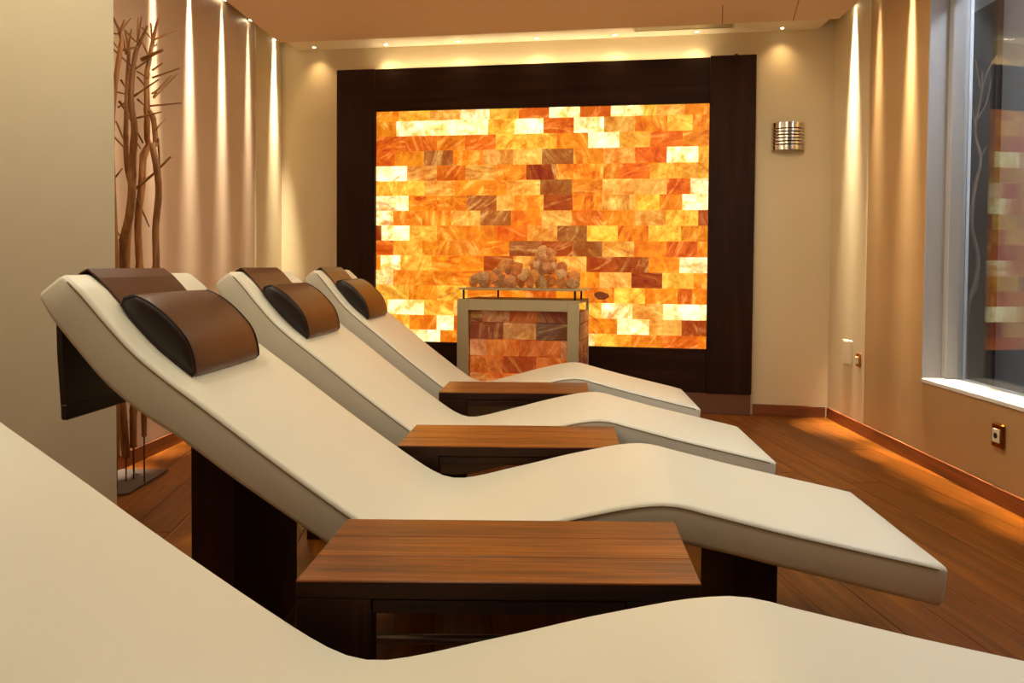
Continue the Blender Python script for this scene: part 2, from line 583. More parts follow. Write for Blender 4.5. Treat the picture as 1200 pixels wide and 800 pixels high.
# window in the right wall
win = struct(right_frame(empty('window_1')), 'large fixed interior window with pale frame')
rbox('jamb', M['jamb'], win, WIN0, WIN0 + 0.012, 0.0, REV, SILL, WTOP)
rbox('jamb', M['jamb'], win, WIN1 - 0.012, WIN1, 0.0, REV, SILL, WTOP)
rbox('window_sill', M['white_frame'], win, WIN0 + 0.012, WIN1 - 0.012, -0.008, REV, SILL, SILL + 0.022, 0.003)
rbox('window_head', M['white_frame'], win, WIN0 + 0.012, WIN1 - 0.012, 0.0, REV, WTOP - 0.02, WTOP)
rbox('window_frame', M['jamb'], win, WIN0 + 0.012, WIN0 + 0.055, REV * 0.45, REV - 0.01, SILL + 0.022, WTOP - 0.02, 0.004)
rbox('window_frame', M['jamb'], win, WIN1 - 0.055, WIN1 - 0.012, REV * 0.45, REV - 0.01, SILL + 0.022, WTOP - 0.02, 0.004)
rbox('pane', M['glass'], win, WIN0 + 0.055, WIN1 - 0.055, REV - 0.035, REV - 0.029, SILL + 0.022, WTOP - 0.02)

rbox('pane', M['glass'], win, WIN0 + 0.055, WIN1 - 0.055, REV - 0.055, REV - 0.049, SILL + 0.022, WTOP - 0.02)  # second pane added to strengthen the salt wall's reflection

# the space beyond the window
CX = 0.72
beyond = struct(right_frame(rbox('wall_beyond', M['corridor_wall'], None, -1.2, 5.2, CX, CX + 0.1, -0.1, TOP)), 'pale grey wall beyond the interior window')
right_frame(struct(rbox('floor_beyond', M['corridor_floor'], None, -1.2, 5.2, REV + 0.001, CX, -0.1, 0.0), 'grey floor beyond the interior window'))
right_frame(struct(rbox('ceiling_beyond', M['corridor_wall'], None, -1.2, 5.2, REV + 0.001, CX + 0.1, TOP, TOP + 0.1), 'pale ceiling beyond the interior window'))
right_frame(struct(rbox('wall_beyond_end', M['corridor_wall'], None, -1.3, -1.2, REV + 0.001, CX + 0.1, -0.1, TOP + 0.1), 'pale end wall beyond the interior window'))
right_frame(struct(rbox('wall_beyond_near', M['corridor_wall'], None, 5.2, 5.3, REV + 0.001, CX + 0.1, -0.1, TOP + 0.1), 'pale near wall beyond the interior window'))

# ceiling: lower main panel with open slots along the side walls, raised strip by the end wall
def off_back(x, d):
    p = Vector((x, backy(x), 0)) + NB * d
    return (p.x, p.y)
xcl, xcr = -2.062, 1.735
BW = 0.38
def clip_edge(x, d):
    # point of the line parallel to the end wall (distance d) at given x
    return (x, backy(x) - d / math.cos(TH))
main_poly = [(xcl, YR), (rightx(YR) - 0.14, YR), (rightx(4.6) - 0.14, 4.6), clip_edge(xcr, BW), clip_edge(xcl, BW)]
ceiling = struct(prism_xy('ceiling', M['ceiling'], None, main_poly, CEIL, CEIL + 0.02), 'warm beige ceiling panel')
prism_xy('ceiling_strip', M['band'], ceiling, [clip_edge(xcl, BW + 0.12), clip_edge(xcr, BW + 0.12), clip_edge(xcr, 0.0), clip_edge(xcl, 0.0)], CEIL + 0.05, CEIL + 0.17)
prism_xy('ceiling_void', M['cream_wall'], ceiling, [(XL - 0.15, YR - 0.15), (rightx(YR) + 0.22, YR - 0.15), (rightx(5.7) + 0.22, 5.7), (XL - 0.15, 6.2)], TOP, TOP + 0.1)
# panel joints near the end wall
for (xa, ya, xb, yb) in ((1.02, 5.05, 0.95, 4.70), (1.46, 4.98, 1.38, 4.60)):
    d = Vector((xb - xa, yb - ya, 0))
    n = Vector((-d.y, d.x, 0)).normalized() * 0.0025
    a, b = Vector((xa, ya, 0)), Vector((xb, yb, 0))
    prism_xy('panel_joint', M['joint_line'], ceiling, [tuple((a + n)[:2]), tuple((a - n)[:2]), tuple((b - n)[:2]), tuple((b + n)[:2])], CEIL - 0.0015, CEIL + 0.004)

# skirting boards
def skirting(name, a, b, nrm, label):
    a, b = Vector(a), Vector(b)
    d = b - a
    o = box(name, M['skirting'], None, 0, d.length, 0, 0.014, 0, 0.075, 0.002)
    ang = math.atan2(d.y, d.x)
    ly = Vector((-math.sin(ang), math.cos(ang), 0))
    if ly.dot(nrm) < 0:
        a, b = b, a
        ang += math.pi
    o.location = a
    o.rotation_euler = (0, 0, ang)
    return struct(o, label)
skirting('baseboard_right', RA + RD * 0.02 - RN * 0.0 + RN * 0.0105, RA + RD * (RLEN - 0.02) + RN * 0.0105, RN, 'brown wooden skirting along the right wall')
skirting('baseboard_back', P0 + U * (-0.515), P0 - U * 0.026, NB, 'brown wooden skirting right of the salt panel')
skirting('baseboard_left', Vector((XL + 0.0125, 2.87, 0)), Vector((XL + 0.0125, backy(XL) - 0.02, 0)), Vector((1, 0, 0)), 'brown wooden skirting along the left wall')

# ------------------------------------------------------------------ glowing salt panel
sp = tag(empty('salt_brick_display', P0, TH), 'glowing wall panel of orange salt bricks in a wide dark wood surround', 'wall panel')
F0, F1, S0, S1, ZB, ZT = -3.62, -0.53, -3.314, -0.843, 0.455, 2.18
box('side_board', M['frame_wood'], sp, F0, S0, -0.060, -0.001, 0.15, 2.495, 0.003)
box('side_board', M['frame_wood'], sp, S1, F1, -0.066, -0.001, 0.15, 2.500, 0.003)
box('top_board', M['frame_wood_h'], sp, S0 + 0.001, S1 - 0.001, -0.056, -0.050, ZT, 2.492, 0.001)
box('top_backing', M['frame_wood_h'], sp, S0 + 0.001, S1 - 0.001, -0.0495, -0.001, ZT, 2.468)
box('bottom_board', M['frame_wood_h'], sp, S0 + 0.001, S1 - 0.001, -0.056, -0.001, 0.15, ZB, 0.003)
box('kick_plate', M['bronze'], sp, F0, F1 - 0.004, -0.052, -0.001, 0.0, 0.149, 0.002)
box('back_light', M['joint'], sp, S0 + 0.001, S1 - 0.001, -0.008, -0.001, ZB + 0.001, ZT - 0.001)
box('light_lip', M['frame_wood_h'], sp, S0 + 0.001, S1 - 0.001, -0.028, -0.022, 2.4765, 2.490)  # unseen lip added to keep the light bar's glare off the wall
box('light_ledge', M['frame_wood_h'], sp, S0 + 0.001, S1 - 0.001, -0.0495, -0.001, 2.4685, 2.476)
box('knob', M['dark_metal'], sp, -0.68, -0.655, -0.05, -0.02, 2.500, 2.512, 0.004)

TONE = {'W': (255, 240, 190), 'Y': (252, 190, 66), 'P': (242, 176, 80), 'O': (238, 142, 26), 'D': (222, 106, 16), 'R': (176, 74, 16), 'B': (178, 104, 44)}
ROWS = [
    '110O 195Y 280P 360W 440Y 525D 610W 695D 785W 820Y 900P 968O',
    '103O 180W 272W 355W 428Y 508W 592D 675W 760P 850O 920Y 966O',
    '130D 215D 292O 377D 462Y 545Y 632O 718W 803Y 893D 966O',
    '98D 180O 260B 342O 425P 505P 592B 675O 762P 850D 937W 966Y',
    '132W 215P 294D 378P 462O 545R 592O 675O 718O 803D 890Y 966Y',
    '95Y 180Y 265P 345O 408O 500P 588B 672O 760P 850P 915D 965W',
    '137W 215O 298O 380B 430P 510O 590R 672O 765P 830Y 893O 965W',
    '95W 175O 255O 335P 420B 505O 588P 672D 760O 848P 937Y 964R',
    '62R 140W 215Y 298O 382O 465D 548P 630B 715Y 800O 890Y 964O',
    '95D 175Y 255O 335O 415O 505B 590R 672B 760P 850O 935D 963O',
    '60O 115W 200Y 280O 345O 425R 510P 628P 714R 800R 885O 962W',
    '95W 172O 255O 340O 425D 510P 595O 665O 753P 838R 925Y 962O',
    '62Y 138Y 215O 300Y 380O 460O 545D 630O 705O 790Y 880O 920D 961O',
    '80Y 180W 262Y 345P 425O 510O 595Y 670Y 755W 840P 940W 960W',
    '70P 140Y 215O 262W 345O 430O 515Y 600O 712O 800W 890P 958R',
    '115W 190W 225W 272O 355O 440Y 520O 600O 650W 750Y 840O 935D 957O',
]
brng = random.Random(21)

def brick_mesh(w, h, d, wob, seed):
    r = random.Random(seed)
    bm = bmesh.new()
    add_box(bm, -w / 2, w / 2, -d, 0, -h / 2, h / 2)
    bmesh.ops.bevel(bm, geom=[e for e in bm.edges], offset=0.0022, segments=1, affect='EDGES')
    for v in bm.verts:
        if v.co.y < -d / 2:
            v.co.y += r.uniform(-wob, wob)
    bmesh.ops.recalc_face_normals(bm, faces=bm.faces[:])
    me = bpy.data.meshes.new('salt_brick')
    bm.to_mesh(me)
    bm.free()
    return me

STOVE = {'P': (206, 140, 92), 'O': (206, 112, 48), 'D': (178, 84, 36), 'R': (142, 70, 44), 'B': (120, 80, 60)}
def tone_color(t, r, lift=1.0, tones=TONE):
    c = srgb(*tones[t])
    k = lift * r.uniform(0.88, 1.12)
    return (c[0] * k, c[1] * k * r.uniform(0.92, 1.08), c[2] * k, 1)

heights = [0.075] + [0.1115] * 14 + [0.089]
z = ZT
for ri, row in enumerate(ROWS):
    hgt = heights[ri]
    cells = [(int(c[:-1]), c[-1]) for c in row.split()]
    last = cells[-1][0]
    prev = 0.0
    for xe, t in cells:
        f = (xe - 48) / (last - 48)
        s = (f / 5.41) / ((1 - f) / 5.83 + f / 5.41)
        a = S0 + 0.001 + (S1 - S0 - 0.002) * prev
        b = S0 + 0.001 + (S1 - S0 - 0.002) * s
        prev = s
        me = brick_mesh(b - a - 0.0015, hgt - 0.0015, 0.026 + brng.uniform(-0.003, 0.003), 0.0012, ri * 40 + xe)
        o = link('salt_brick', me, sp, M['salt_wall'])
        o.location = ((a + b) / 2, -0.0085, z - hgt / 2)
        # backlight is painted in: each brick emits its own tone, palest ones lifted
        o.color = tone_color(t, brng, 1.42 if t == 'W' else (0.92 if t in 'BR' else 1.05))
    z -= hgt

# dark mineral patch on one brick right of the stove tray
ir = random.Random(4)
bm = bmesh.new()
for k in range(22):
    a = k * 2 * math.pi / 22
    q = ir.uniform(0.7, 1.0)
    for yy, f in ((0.0, 1.0), (-0.006, 0.75)):
        bm.verts.new((math.cos(a) * 0.078 * q * f, yy * 0.6, math.sin(a) * 0.036 * q * f))
bmesh.ops.convex_hull(bm, input=bm.verts[:])
mi = from_bm('mineral_patch', bm, M['mineral'], sp)
mi.location = (-1.590, -0.0345, 0.822)

# ------------------------------------------------------------------ salt heater in front of the panel
HX = Vector((0.10, 4.853, 0))
heater = tag(empty('salt_heater', HX - U * 0.40 - NB * 0.24, TH), 'brushed metal framed stove of stacked salt bricks with a raised tray', 'heater')
hw, hd, hh = 0.40, 0.24, 0.812
for (x0, x1, z0, z1) in ((-hw, -hw + 0.073, 0, hh), (hw - 0.073, hw, 0, hh), (-hw + 0.073, hw - 0.073, hh - 0.072, hh), (-hw + 0.073, hw - 0.073, 0, 0.08)):
    box('front_frame', M['steel'], heater, x0, x1, -hd, -hd + 0.03, z0, z1, 0.002)
for (x0, x1) in ((-hw, -hw + 0.02), (hw - 0.02, hw)):
    box('rear_post', M['steel'], heater, x0, x1, hd - 0.02, hd, 0, hh - 0.001, 0.002)
box('top_plate', M['dark_metal'], heater, -hw + 0.005, hw - 0.005, -hd + 0.031, hd - 0.021, hh - 0.02, hh - 0.002)
box('core', M['dark'], heater, -hw + 0.075, hw - 0.075, -hd + 0.09, hd - 0.03, 0.02, hh - 0.021)
hrows = [
    (0.662, 0.80, '0.13R 0.41P 0.70O 1.0R'),
    (0.552, 0.6605, '0.34R 0.68P 1.0B'),
    (0.442, 0.5505, '0.17P 0.51O 0.93O 1.0P'),
    (0.332, 0.4405, '0.34O 0.68D 1.0O'),
    (0.222, 0.3305, '0.17P 0.51O 0.85O 1.0P'),
    (0.112, 0.2205, '0.34O 0.68P 1.0O'),
    (0.012, 0.1105, '0.17O 0.51O 0.85P 1.0O'),
]
hx0, hx1 = -hw + 0.076, hw - 0.076
for ri, (z0, z1, row) in enumerate(hrows):
    prev = 0.0
    z1 = min(z1, hh - 0.075)
    for c in row.split():
        f, t = float(c[:-1]), c[-1]
        a, b = hx0 + (hx1 - hx0) * prev, hx0 + (hx1 - hx0) * f
        prev = f
        me = brick_mesh(b - a - 0.002, z1 - z0 - 0.002, 0.05, 0.002, 900 + ri * 7 + int(f * 50))
        o = link('salt_brick', me, heater, M['salt_heater'])
        o.location = ((a + b) / 2, -hd + 0.088, (z0 + z1) / 2)
        o.color = tone_color(t, brng, 1.0 + 0.22 * ri, STOVE)
    # side bricks, one column on each flank
    for sx in (-1, 1):
        for k in range(2):
            me = brick_mesh(0.19, z1 - z0 - 0.003, 0.05, 0.004, 1500 + ri * 9 + k + sx)
            o = link('salt_brick', me, heater, M['salt_heater'])
            o.rotation_euler = (0, 0, math.radians(90 * sx))
            o.location = (sx * (hw - 0.048 + brng.uniform(-0.004, 0.004)), -hd + 0.032 + 0.096 + k * 0.195, (z0 + z1) / 2)
            o.color = tone_color(brng.choice('RDRO'), brng, 1.0, STOVE)
box('tray', M['steel'], heater, -hw + 0.006, hw + 0.012, -hd + 0.0, hd, 0.872, 0.884, 0.002)
for (x, y) in ((-hw + 0.035, -hd + 0.03), (-hw + 0.16, hd - 0.04), (hw - 0.03, -hd + 0.03), (hw - 0.05, hd - 0.04)):
    bm = bmesh.new()
    add_tube(bm, [(x, y, hh - 0.003), (x, y, 0.873)], 0.007, 8)
    from_bm('tray_post', bm, M['dark_metal'], heater, True)

# salt chunks heaped on the tray
crng = random.Random(8)
def chunk_mesh(seed):
    r = random.Random(seed)
    bm = bmesh.new()
    for k in range(16):
        v = Vector((r.gauss(0, 1), r.gauss(0, 1), r.gauss(0, 1))).normalized()
        v = Vector((v.x * 1.05, v.y * 0.95, v.z * 0.8)) * r.uniform(0.85, 1.0)
        bm.verts.new(v)
    res = bmesh.ops.convex_hull(bm, input=bm.verts[:])
    bmesh.ops.delete(bm, geom=[g for g in res.get('geom_interior', []) if isinstance(g, bmesh.types.BMVert)], context='VERTS')
    bmesh.ops.bevel(bm, geom=bm.edges[:], offset=0.06, segments=1, affect='EDGES')
    bmesh.ops.recalc_face_normals(bm, faces=bm.faces[:])
    me = bpy.data.meshes.new('salt_chunk')
    bm.to_mesh(me)
    bm.free()
    me.materials.append(M['salt_chunk'])
    return me
cmeshes = [chunk_mesh(100 + k) for k in range(9)]
placed = []
hm = heater.location.copy()
rotm = Matrix.Rotation(TH, 4, 'Z')
def heap_height(x, y):
    # two heaps: a lower one on the left, a taller one right of the middle
    h = max(0.115, 0.215 * max(0, 1 - abs(x + 0.10) / 0.40), 0.335 * max(0, 1 - abs(x - 0.13) / 0.27))
    return h * (1 - 0.3 * abs(y) / 0.17)
spots = []
for attempt in range(6000):
    x, y, r = crng.uniform(-0.34, 0.34), crng.uniform(-0.16, 0.16), crng.uniform(0.034, 0.052)
    zc = 0.8855 + r * 0.93
    for (px_, py_, pz_, pr_) in sorted(spots, key=lambda q: q[2]):
        d2 = (x - px_) ** 2 + (y - py_) ** 2
        R_ = (r + pr_) * 0.84
        if d2 < R_ * R_:
            zc = max(zc, pz_ + math.sqrt(R_ * R_ - d2))
    if zc + r * 0.8 - 0.884 < heap_height(x, y) and len(spots) < 110:
        spots.append((x, y, zc, r))
for k, (x, y, zc, r) in enumerate(spots):
    o = bpy.data.objects.new('salt_chunk', cmeshes[k % len(cmeshes)])
    COL.objects.link(o)
    w = rotm @ Vector((x, y, 0)) + hm
    o.location = (w.x, w.y, zc)
    o.rotation_euler = (crng.uniform(0, 6), crng.uniform(0, 6), crng.uniform(0, 6))
    rm = o.rotation_euler.to_matrix()
    polys = [tuple(p.vertices) for p in o.data.polygons]
    # let each chunk be as large as its neighbours allow
    for f in (1.3, 1.24, 1.18, 1.12, 1.06, 1.0, 0.94, 0.88, 0.82, 0.76, 0.70):
        vs = [rm @ v.co * (r * f) for v in o.data.vertices]
        low = min(v.z for v in vs)
        zz_ = zc if zc + low > 0.885 else 0.885 - low
        if zc < 0.8855 + r * 0.93 + 1e-5:
            zz_ = 0.885 - low
        tree = BVHTree.FromPolygons([v + Vector((w.x, w.y, zz_)) for v in vs], polys)
        here = Vector((w.x, w.y, zz_))
        ok = not any((c - here).length < 0.16 and ((c - here).length < 0.62 * (q + r * f) or tree.overlap(t)) for t, c, q in placed)
        if ok:
            break
    if not ok:
        bpy.data.objects.remove(o)
        continue
    o.location.z = zz_
    o.scale = (r * f,) * 3
    placed.append((tree, here, r * f))
    hue, rgb = crng.choice([('pinkish', (232, 164, 116)), ('orange', (226, 142, 74)), ('pale cream', (244, 200, 150)), ('greyish', (206, 164, 120)), ('amber', (240, 168, 92))])
    c = srgb(*rgb)
    o.color = (c[0], c[1], c[2], 1)
    tag(o, 'rough %s salt chunk heaped on the tray of the salt brick stove' % hue, 'salt rock', 'salt chunks on the stove tray')

# ------------------------------------------------------------------ loungers
TOP_P = [(-1.176, 1.005), (-1.150, 0.985), (-1.117, 0.949), (-1.067, 0.890), (-1.002, 0.820), (-0.932, 0.762), (-0.858, 0.707), (-0.781, 0.649),
         (-0.697, 0.585), (-0.596, 0.511), (-0.500, 0.443), (-0.425, 0.393), (-0.370, 0.366), (-0.318, 0.359), (-0.250, 0.370), (-0.170, 0.390), (-0.080, 0.412),
         (0.005, 0.434), (0.086, 0.452), (0.160, 0.467), (0.215, 0.474), (0.255, 0.475), (0.295, 0.470), (0.340, 0.458), (0.413, 0.440), (0.540, 0.409),
         (0.693, 0.375), (0.845, 0.342), (0.926, 0.324)]
BOT_P = [(-1.243, 0.950), (-1.230, 0.926), (-1.188, 0.872), (-1.148, 0.822), (-1.092, 0.755), (-1.042, 0.708), (-0.980, 0.661), (-0.900, 0.609),
         (-0.772, 0.514), (-0.639, 0.422), (-0.568, 0.374), (-0.480, 0.316), (-0.400, 0.277), (-0.320, 0.262), (-0.240, 0.270), (-0.150, 0.291), (-0.050, 0.316),
         (0.050, 0.342), (0.130, 0.362), (0.190, 0.374), (0.240, 0.379), (0.285, 0.375), (0.340, 0.362), (0.412, 0.346), (0.512, 0.321), (0.617, 0.297),
         (0.745, 0.266), (0.857, 0.239), (0.914, 0.224)]
LW = 0.62

def resample(pts, n):
    c = catmull([(x, 0, z) for x, z in pts], 0.012)
    acc = [0.0]
    for i in range(1, len(c)):
        acc.append(acc[-1] + (c[i] - c[i - 1]).length)
    out = []
    j = 0
    for k in range(n):
        t = acc[-1] * k / (n - 1)
        while j < len(acc) - 2 and acc[j + 1] < t:
            j += 1
        f = (t - acc[j]) / max(1e-9, acc[j + 1] - acc[j])
        p = c[j].lerp(c[j + 1], min(1, max(0, f)))
        out.append(Vector((p.x, p.z)))
    return out
NS = 72
TOPC = resample(TOP_P, NS)
BOTC = resample(BOT_P, NS)

def mattress_mesh():
    bm = bmesh.new()
    rings = []
    R = 0.014                     # side edge rounding
    def ring(t, b, inset):
        # rounded rectangle across the width; t / b are the top and bottom points of this station
        d = (b - t)
        L = d.length
        d = d / L
        pts = []
        steps = 4
        def P(w, s):
            q = t + d * s
            return (q.x, w, q.y)
        w0, w1 = inset, LW - inset
        r = R
        for k in range(steps + 1):           # near top corner
            a = math.pi / 2 * k / steps
            pts.append(P(w0 + r - r * math.sin(a), inset + r - r * math.cos(a)))
        for k in range(steps + 1):           # near bottom corner
            a = math.pi / 2 * k / steps
            pts.append(P(w0 + r - r * math.cos(a), L - inset - r + r * math.sin(a)))
        for k in range(steps + 1):
            a = math.pi / 2 * k / steps
            pts.append(P(w1 - r + r * math.sin(a), L - inset - r + r * math.cos(a)))
        for k in range(steps + 1):
            a = math.pi / 2 * k / steps
            pts.append(P(w1 - r + r * math.cos(a), inset + r - r * math.sin(a)))
        return [bm.verts.new(p) for p in pts]
    # rounded ends: extra stations pushed outwards and pulled in
    def end(sign, t, b, tn, bn):
        dirv = ((t - tn).normalized() + (b - bn).normalized()).normalized()
        out = []
        for (o, i) in ((0.0, 0.016), (0.006, 0.008), (0.014, 0.003)):
            back = 0.018 - o
            out.append((t - dirv * (back - 0.018), b - dirv * (back - 0.018), i, dirv, o))
        return out
    e0 = end(-1, TOPC[0], BOTC[0], TOPC[1], BOTC[1])
    sts = []
    dv = ((TOPC[0] - TOPC[2]).normalized() + (BOTC[0] - BOTC[2]).normalized()).normalized()
    sts += [(TOPC[0], BOTC[0], 0.016), (TOPC[0] - dv * 0.004, BOTC[0] - dv * 0.004, 0.006), (TOPC[0] - dv * 0.013, BOTC[0] - dv * 0.013, 0.001)]
    for k in range(2, NS - 2):
        sts.append((TOPC[k], BOTC[k], 0.0))
    dv = ((TOPC[-1] - TOPC[-3]).normalized() + (BOTC[-1] - BOTC[-3]).normalized()).normalized()
    sts += [(TOPC[-1] - dv * 0.013, BOTC[-1] - dv * 0.013, 0.001), (TOPC[-1] - dv * 0.004, BOTC[-1] - dv * 0.004, 0.006), (TOPC[-1], BOTC[-1], 0.016)]
    for t, b, i in sts:
        rings.append(ring(t, b, i))
    n = len(rings[0])
    for a, b in zip(rings[:-1], rings[1:]):
        for k in range(n):
            bm.faces.new((a[k], a[(k + 1) % n], b[(k + 1) % n], b[k]))
    bm.faces.new(rings[0])
    bm.faces.new(rings[-1][::-1])
    bmesh.ops.recalc_face_normals(bm, faces=bm.faces[:])
    me = bpy.data.meshes.new('mattress')
    bm.to_mesh(me)
    bm.free()
    me.materials.append(M['leather'])
    return me

def piping_mesh():
    bm = bmesh.new()
    dn = 0.011
    near, far = [], []
    for k in range(1, NS - 1):
        t, b = TOPC[k], BOTC[k]
        q = t + (b - t).normalized() * dn
        near.append(Vector((q.x, 0.0005, q.y)))
        far.append(Vector((q.x, LW - 0.0005, q.y)))
    def endpts(t, b, dv):
        q = t + (b - t).normalized() * (dn + 0.003)
        return [Vector((q.x, w, q.y)) for w in (0.014, LW * 0.25, LW * 0.5, LW * 0.75, LW - 0.014)]
    foot = endpts(TOPC[-1], BOTC[-1], None)
    head = endpts(TOPC[0], BOTC[0], None)
    loop = near + foot + far[::-1] + head[::-1]
    add_tube(bm, loop, 0.0020, 6, closed=True)
    bmesh.ops.recalc_face_normals(bm, faces=bm.faces[:])
    me = bpy.data.meshes.new('piping')
    bm.to_mesh(me)
    bm.free()
    for p in me.polygons:
        p.use_smooth = True
    me.materials.append(M['piping'])
    return me

def bot_z(x):
    for a, b in zip(BOTC[:-1], BOTC[1:]):
        if a.x <= x <= b.x:
            f = (x - a.x) / (b.x - a.x)
            return a.y + (b.y - a.y) * f
    return BOTC[-1].y

def pedestal_mesh(name, x0, x1, y0, y1):
    bm = bmesh.new()
    n = 4
    pts = [(x0, 0.0), (x1, 0.0)] + [(x1 + (x0 - x1) * k / n, bot_z(x1 + (x0 - x1) * k / n) - 0.002) for k in range(n + 1)]
    add_prism_xz(bm, pts, y0, y1)
    bmesh.ops.recalc_face_normals(bm, faces=bm.faces[:])
    me = bpy.data.meshes.new(name)
    bm.to_mesh(me)
    bm.free()
    me.materials.append(M['pedestal'])
    return me

mat_me = mattress_mesh()
pip_me = piping_mesh()
ped_me = [pedestal_mesh('pedestal', -0.903, -0.800, 0.060, 0.505), pedestal_mesh('pedestal', 0.426, 0.531, 0.060, 0.505)]

# ------------------------------------------------------------------ head cushions (pillow + strap over the head end + hanging flap)
def top_z(x):
    for a, b in zip(TOPC[:-1], TOPC[1:]):
        if a.x <= x <= b.x:
            f = (x - a.x) / (b.x - a.x)
            return a.y + (b.y - a.y) * f
    return TOPC[0].y

def sheet(bm, pts, th, y0, y1):
    """thin strip following a path in x-z, extruded across the width"""
    up, dn = [], []
    n = len(pts)
    for i, p in enumerate(pts):
        t = (Vector(pts[min(i + 1, n - 1)]) - Vector(pts[max(i - 1, 0)])).normalized()
        nn = Vector((-t.y, t.x))
        up.append(Vector(p) + nn * th)
        dn.append(Vector(p))
    add_prism_xz(bm, [tuple(v) for v in up] + [tuple(v) for v in dn[::-1]], y0, y1)

PY0, PY1 = 0.082, 0.478
def pillow_mesh():
    # lens section standing on the backrest, slightly bulged ends
    base = []
    for k in range(15):
        x = -1.084 + (0.174) * k / 14
        base.append(Vector((x, top_z(x) + 0.0075)))
    base = [b for b in base]
    arc = [Vector(p) for p in ((-1.088, 0.926), (-1.080, 0.944), (-1.056, 0.951), (-1.003, 0.924), (-0.951, 0.877), (-0.920, 0.836), (-0.905, 0.790), (-0.902, 0.757), (-0.910, 0.748))]
    arc = [Vector((p.x, p.z)) for p in catmull([(p.x, 0, p.y) for p in arc], 0.014)]
    prof = arc + base[::-1][1:-1]
    cx = sum(p.x for p in prof) / len(prof)
    cz = sum(p.y for p in prof) / len(prof)
    bm = bmesh.new()
    rings = []
    for (y, s) in ((PY0 - 0.002, 0.0), (PY0 - 0.001, 0.55), (PY0, 0.90), (PY0 + 0.006, 0.975), (PY0 + 0.016, 1.0), (0.2, 1.01), (0.36, 1.01), (PY1 - 0.016, 1.0), (PY1 - 0.006, 0.975), (PY1, 0.90), (PY1 + 0.001, 0.55), (PY1 + 0.002, 0.0)):
        if s == 0.0:
            rings.append([bm.verts.new((cx, y, cz))])
            continue
        ring = []
        for i, p in enumerate(prof):
            # keep the contact side on the lounger, pull the outer side in at the ends
            q = Vector((cx, cz)) + (p - Vector((cx, cz))) * s
            ring.append(bm.verts.new((q.x, y, q.y)))
        rings.append(ring)
    for a, b in zip(rings[:-1], rings[1:]):
        n = max(len(a), len(b))
        for k in range(n):
            if len(a) == 1:
                bm.faces.new((a[0], b[k], b[(k + 1) % n]))
            elif len(b) == 1:
                bm.faces.new((a[(k + 1) % n], a[k], b[0]))
            else:
                bm.faces.new((a[k], b[k], b[(k + 1) % n], a[(k + 1) % n]))
    bmesh.ops.recalc_face_normals(bm, faces=bm.faces[:])
    me = bpy.data.meshes.new('pillow')
    bm.to_mesh(me)
    bm.free()
    for p in me.polygons:
        p.use_smooth = True
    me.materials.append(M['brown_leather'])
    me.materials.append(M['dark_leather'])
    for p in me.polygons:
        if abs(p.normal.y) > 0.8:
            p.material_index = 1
    # seam piping along both end outlines
    seams = []
    for y in (PY0 + 0.003, PY1 - 0.003):
        bm = bmesh.new()
        add_tube(bm, [(cx + (p.x - cx) * 0.985, y, cz + (p.y - cz) * 0.985) for p in prof], 0.0024, 6, closed=True)
        bmesh.ops.recalc_face_normals(bm, faces=bm.faces[:])
        m2 = bpy.data.meshes.new('seam')
        bm.to_mesh(m2)
        bm.free()
        m2.materials.append(M['dark_leather'])
        seams.append(m2)
    return me, seams

def strap_mesh():
    bm = bmesh.new()
    th0, th1 = TOPC[0], BOTC[0]
    outer = (th0 - th1).normalized()
    nrm = Vector((-abs(outer.y), abs(outer.x)))
    path = [(th1.x - 0.001, th1.y - 0.012), tuple(th1 + nrm * 0.006), tuple(th0.lerp(th1, 0.15) + nrm * 0.006), (th0.x - 0.001, th0.y + 0.0045)]
    for k in range(12):
        x = -1.158 + 0.098 * k / 11
        path.append((x, top_z(x) + 0.0035))
    sheet(bm, path, 0.004, 0.098, 0.462)
    bmesh.ops.recalc_face_normals(bm, faces=bm.faces[:])
    me = bpy.data.meshes.new('strap')
    bm.to_mesh(me)
    bm.free()
    me.materials.append(M['brown_leather'])
    return me

def flap_mesh():
    bm = bmesh.new()
    x = BOTC[0].x + 0.004
    sheet(bm, [(x + 0.010, 0.640), (x + 0.006, 0.70), (x, 0.80), (x - 0.002, 0.90), (x, BOTC[0].y - 0.004)], 0.014, 0.098, 0.462)
    bmesh.ops.recalc_face_normals(bm, faces=bm.faces[:])
    me = bpy.data.meshes.new('counterweight_flap')
    bm.to_mesh(me)
    bm.free()
    me.materials.append(M['dark_leather'])
    bm = bmesh.new()
    add_box(bm, x - 0.007, x + 0.013, 0.096, 0.464, 0.636, 0.676, 0.004)
    m2 = bpy.data.meshes.new('hem')
    bm.to_mesh(m2)
    bm.free()
    m2.materials.append(M['dark_leather'])
    return me, m2

pil_me, seam_me = pillow_mesh()
strap_me = strap_mesh()
flap_me, hem_me = flap_mesh()

